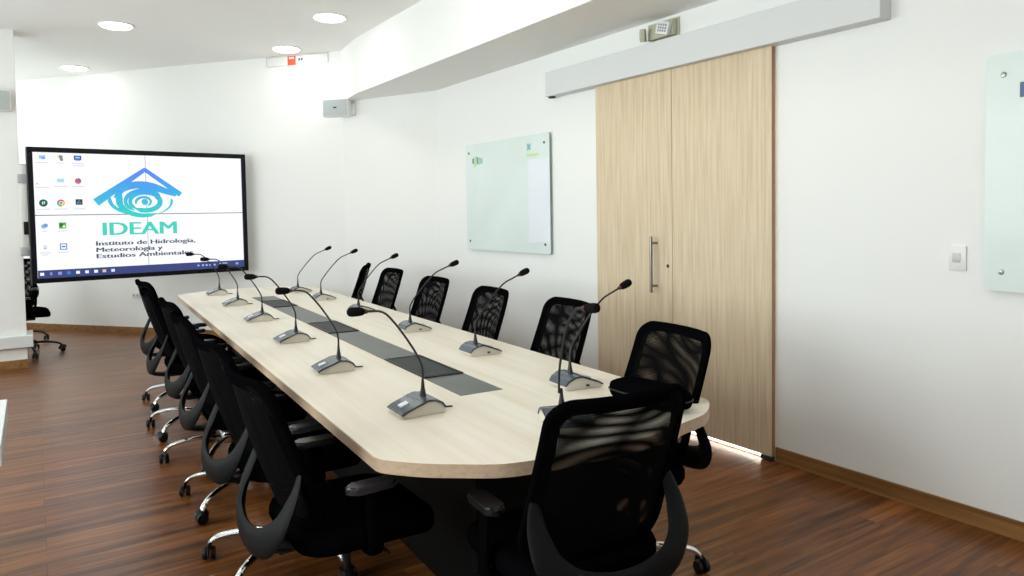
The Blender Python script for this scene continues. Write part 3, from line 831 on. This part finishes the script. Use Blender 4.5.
def make_chair(black_base=False, name='office_chair'):
    t = thing(name, '', 'chair')
    # five star base
    legm = M['black'] if black_base else M['chrome']
    bm = bmesh.new(); lathe(bm, [(.036, .085), (.042, .095), (.042, .135), (.030, .145), (.030, .15), (0, .15)], 20)
    base = finish('base_hub', bm, legm, t)
    for k in range(5):
        a = 2*PI*k/5+PI/2+BASE_ROT; c, s = math.cos(a), math.sin(a)
        rr = [.03, .11, .20, .275, .33, .358, .366]; zz = [.118, .128, .128, .117, .100, .078, .062]
        P = crom([(c*r, s*r, z) for r, z in zip(rr, zz)], 3)
        rad = [.020-.007*i/(len(P)-1) for i in range(len(P))]
        bm = bmesh.new(); tube(bm, P, rad, 10, sx=.75, sy=1.05); lg = finish('base_leg', bm, legm, t)
        bm = bmesh.new()
        mt = Matrix.Translation((c*.369, s*.369, 0)) @ Matrix.Rotation(a+PI/2+R(25+40*k), 4, 'Z')
        for sx in (-1, 1):
            lathe(bm, [(0, 0), (.024, .001), (.0275, .004), (.0275, .014), (.025, .018), (0, .019)], 16, mt @ Matrix.Translation((sx*.007, 0, .0276)) @ Matrix.Rotation(sx*PI/2, 4, 'Y'))
        tube(bm, [tuple(mt @ Vector(p)) for p in [(0, -.026, .028), (0, -.028, .042), (0, -.018, .057), (0, 0, .063), (0, .018, .057), (0, .027, .043)]], .012, 8, sx=.5, sy=1.6)
        finish('caster', bm, M['black'], t)
    bm = bmesh.new(); lathe(bm, [(.026, .145), (.026, .27), (.0, .272)], 18); lathe(bm, [(.015, .27), (.015, .41), (0, .411)], 14); finish('gas_lift', bm, M['black'], t)
    bm = bmesh.new(); box(bm, -.10, .10, -.13, .12, .385, .435, .012); box(bm, -.035, .035, -.24, -.10, .39, .425, .008)
    tube(bm, [(.09, .05, .41), (.22, .05, .405), (.25, .05, .41)], .006, 8); finish('tilt_mechanism', bm, M['black'], t)
    # seat
    bm = bmesh.new(); prof = rrect(.50, .48, .11, 8, 0, .02)
    q = bmesh.new(); levels = [(.90, .432), (.97, .440), (1.0, .458), (1.0, .482), (.97, .500), (.90, .508), (.5, .505), (.15, .502)]
    rings = [[q.verts.new((x*s, (y-.02)*s+.02, z-.022*max(0, ((y-.02)*s/.24))**3)) for x, y in prof] for s, z in levels]
    n = len(prof)
    for A, B_ in zip(rings, rings[1:]):
        for i in range(n): q.faces.new((A[i], A[(i+1) % n], B_[(i+1) % n], B_[i]))
    q.faces.new(rings[0][::-1]); q.faces.new(rings[-1]); add(bm, q)
    finish('seat', bm, M['fabric'], t, smooth=60)
    # back frame: wide rounded rim
    o1, o2 = back_outline(0), back_outline(.030)
    bm = bmesh.new(); m_ = len(o1); V = []
    for off in (-.012, .014):
        V.append([[bm.verts.new((x, by(x, z)+off, z)) for x, z in o] for o in (o1, o2)])
    for i in range(m_):
        j = (i+1) % m_
        bm.faces.new((V[0][0][i], V[0][0][j], V[0][1][j], V[0][1][i]))
        bm.faces.new((V[1][0][i], V[1][1][i], V[1][1][j], V[1][0][j]))
        bm.faces.new((V[0][0][i], V[1][0][i], V[1][0][j], V[0][0][j]))
        bm.faces.new((V[0][1][i], V[0][1][j], V[1][1][j], V[1][1][i]))
    ring = [(x, by(x, z)+.001, z) for x, z in back_outline(.004)]
    tube(bm, ring, .0135, 8, closed=True, up=(0, 1, 0))
    finish('back_frame', bm, M['fabric'], t, smooth=50)
    finish('back_mesh', net(.011, lambda x, z: .012*math.cos(x*7)*math.sin((z-.55)*7.5), 1.0), M['net1'], t)
    finish('back_mesh', net(-.010, lambda x, z: -.008*math.cos(x*9+.5)*math.sin((z-.52)*9), 1.0), M['net2'], t)
    # U shaped carrier loop hugging the lower back
    ctl = []
    for s in (-1, 1):
        pass
    half_ = [(.222, -.218, .725), (.233, -.234, .675), (.234, -.258, .620), (.218, -.288, .556), (.165, -.312, .504), (.083, -.324, .478), (0, -.327, .470)]
    P = crom([(-x, y, z) for x, y, z in half_]+half_[::-1][1:], 6)
    rad = []
    for i in range(len(P)):
        k = abs(2*i/(len(P)-1)-1); rad.append(.041-.029*max(0, (k-.3)/.7)**1.5 if k > .3 else .041)
    bm = bmesh.new(); tube(bm, P, rad, 12, sx=.38, sy=1.15, up=(0, 1, 0)); finish('back_loop', bm, M['loop'], t, smooth=60)
    bm = bmesh.new(); tube(bm, crom([(0, -.325, .470), (0, -.31, .425), (0, -.22, .405), (0, -.12, .41)], 4), .03, 10, sx=.5, sy=1.3); finish('back_bracket', bm, M['black'], t)
    # arms
    for s in (-1, 1):
        bm = bmesh.new()
        tube(bm, crom([(s*.17, .0, .425), (s*.25, 0, .425), (s*.272, .0, .450), (s*.277, -.005, .53), (s*.275, -.01, .635)], 5), [.02]*21, 10, sx=.6, sy=1.3)
        ap = finish('armrest', bm, M['fabric'], t)
        bm = bmesh.new(); prism(bm, rrect(.060, .170, .028, 6, s*.272, -.01), .635, .660, .007)
        finish('arm_pad', bm, M['pad'], ap, smooth=60)
    return t
BASE_ROT = .3
proto = make_chair()
def parts(o): return ALLCH(o)
PROTO = [(c, ALLCH(c)) for c in ALLCH(proto)]
used = False
def place_chair(x, y, rz, label, group, proto_=None, base=0.0):
    global used
    if not used: r = proto; used = True
    else:
        r = proto.copy(); COL.objects.link(r)
        for c, sub in PROTO:
            k = c.copy(); COL.objects.link(k); k.parent = r
            for g in sub:
                h = g.copy(); COL.objects.link(h); h.parent = k
    r.location = (x, y, 0); r.rotation_euler = (0, 0, rz); r['label'] = label; r['group'] = group
    if base:       # the star base swivels on its own under the seat
        for c in ALLCH(r):
            if c.name.startswith(('base_', 'caster')): c.rotation_euler = (0, 0, base)
    return r
# local back top centre is (0,-.31): right row faces -x, left row faces +x
R90 = PI/2
place_chair(1.925, 2.215, R90+R(-8), 'mesh office chair on the right side, in front of the wooden door', 'mesh chairs on the right side of the table')
RC = [(2.15, 3.22, -6, 'right side mesh office chair just left of the wooden door'),
      (2.16, 4.04, -5, 'third nearest mesh office chair along the right side of the table'),
      (2.245, 4.98, -2, 'fourth nearest mesh office chair along the right side of the table'),
      (2.36, 6.03, -3, 'fifth nearest mesh office chair along the right side of the table'),
      (2.46, 6.97, -27, 'farthest mesh office chair on the right side, its turned back looking narrow')]
for i, (x, y, a, l) in enumerate(RC): place_chair(x, y, R90+R(a), l, 'mesh chairs on the right side of the table', base=.5*i)
LC = [(.872, 2.41, 0, 'nearest black office chair on the left side, grey arm pad showing'),
      (.90, 3.16, 2, 'second nearest black office chair on the left side of the table'),
      (.935, 4.0, -2, 'third nearest black office chair on the left side of the table'),
      (.98, 4.78, 1, 'fourth nearest black office chair on the left side of the table'),
      (.965, 5.55, -3, 'fifth nearest black office chair on the left side of the table'),
      (1.03, 6.40, 4, 'farthest black office chair on the left side, against the pale wall')]
for i, (x, y, a, l) in enumerate(LC): place_chair(x, y, -R90+R(a), l, 'mesh chairs on the left side of the table', base=(-.3, -.3, -.25, .1, -.2, -.35)[i])
place_chair(1.355, 1.80, R(-5), 'black mesh office chair at the near end of the table, seen from behind', 'mesh chair at the table end', base=.2)
place_chair(-.13, 9.70, R(-88), 'dark office chair half hidden behind the wall pier, under the screen corner', 'dark chairs behind the wall pier', base=.9)
place_chair(-.27, 10.7, R(170), 'dark office chair farther back behind the wall pier, near the far wall', 'dark chairs behind the wall pier', base=.3)
for o in list(bpy.data.objects):
    if o.type == 'EMPTY' and o.get('group') == 'dark chairs behind the wall pier':
        for c in ALLCH(o):
            if c.name.startswith('base_'):
                c.data = c.data.copy(); c.data.materials.clear(); c.data.materials.append(M['black'])

endc = [o for o in bpy.data.objects if o.get('group') == 'mesh chair at the table end'][0]
for c in ALLCH(endc):  # end chair's grey arm pads blackened to imitate shade at the table
    for g in ALLCH(c):
        if g.name.startswith('arm_pad'):
            g.data = g.data.copy(); g.data.materials.clear(); g.data.materials.append(M['black'])
# black soft case on the table corner
def soft_case():
    t = thing('fabric_case', 'small black padded fabric case lying on the near right corner of the table', 'case', (1.955, 2.035, .750), R(3))
    bm = bmesh.new(); q = bmesh.new(); bmesh.ops.create_cube(q, size=1)
    bmesh.ops.subdivide_edges(q, edges=list(q.edges), cuts=5, use_grid_fill=True)
    for v in q.verts:
        c = v.co*2; l = (abs(c.x)**4+abs(c.y)**5+abs(c.z)**4)**.25 or 1
        d_ = max(abs(c.x), abs(c.y), abs(c.z)) or 1
        p = c/l*d_
        v.co = Vector((p.x*.07, p.y*.18, .044+p.z*.043))
    add(bm, q); finish('body', bm, M['fabric'], t, smooth=80)
    bm = bmesh.new(); ring = [(.0705*math.copysign(abs(math.cos(a))**.5, math.cos(a)), .1805*math.copysign(abs(math.sin(a))**.4, math.sin(a)), .045) for a in [2*PI*k/40 for k in range(40)]]
    tube(bm, ring, .003, 6, closed=True); finish('zip', bm, M['black'], t)
soft_case()

# white desk corner at the left edge
t = thing('side_desk', 'white desk corner cut off by the left edge of the view', 'desk', (-.114, 3.697, 0))
bm = bmesh.new(); box(bm, -1.5, 0, -.75, 0, .678, .75, .003); finish('desktop', bm, M['ledge'], t, smooth=0)
for x, y in ((-.10, -.68), (-1.42, -.68), (-1.42, -.07), (-.10, -.07)):
    bm = bmesh.new(); box(bm, x-.02, x+.02, y-.02, y+.02, 0, .678, .002); finish('leg', bm, M['skirt'], t, smooth=0)

# ------------------------------------------------------------------ camera
cam = bpy.data.cameras.new('camera'); co = bpy.data.objects.new('camera', cam); COL.objects.link(co); S.camera = co
cam.sensor_fit = 'HORIZONTAL'; cam.sensor_width = 36; cam.lens = 730/1024*36
cam.shift_y = -(288-243.41)/1024; cam.clip_start = .05
r = Vector((0.8355366, -0.54920138, -0.01601361)); u = Vector((0.0372279, 0.02751054, 0.99892805)); f = Vector((0.54817212, 0.8352371, -0.04343168))
mw = Matrix.Identity(4)
for i in range(3): mw[i][0], mw[i][1], mw[i][2] = r[i], u[i], -f[i]
mw[2][3] = H; co.matrix_world = mw

S.view_settings.view_transform = 'Standard'; S.view_settings.look = 'None'; S.view_settings.gamma = 1
S.view_settings.use_curve_mapping = False; S.view_settings.exposure = 0.04
S.cycles.max_bounces = 8; S.cycles.diffuse_bounces = 5; S.cycles.glossy_bounces = 4; S.cycles.transparent_max_bounces = 24
S.cycles.use_denoising = True; S.cycles.sample_clamp_indirect = 6; S.cycles.caustics_reflective = False; S.cycles.caustics_refractive = False
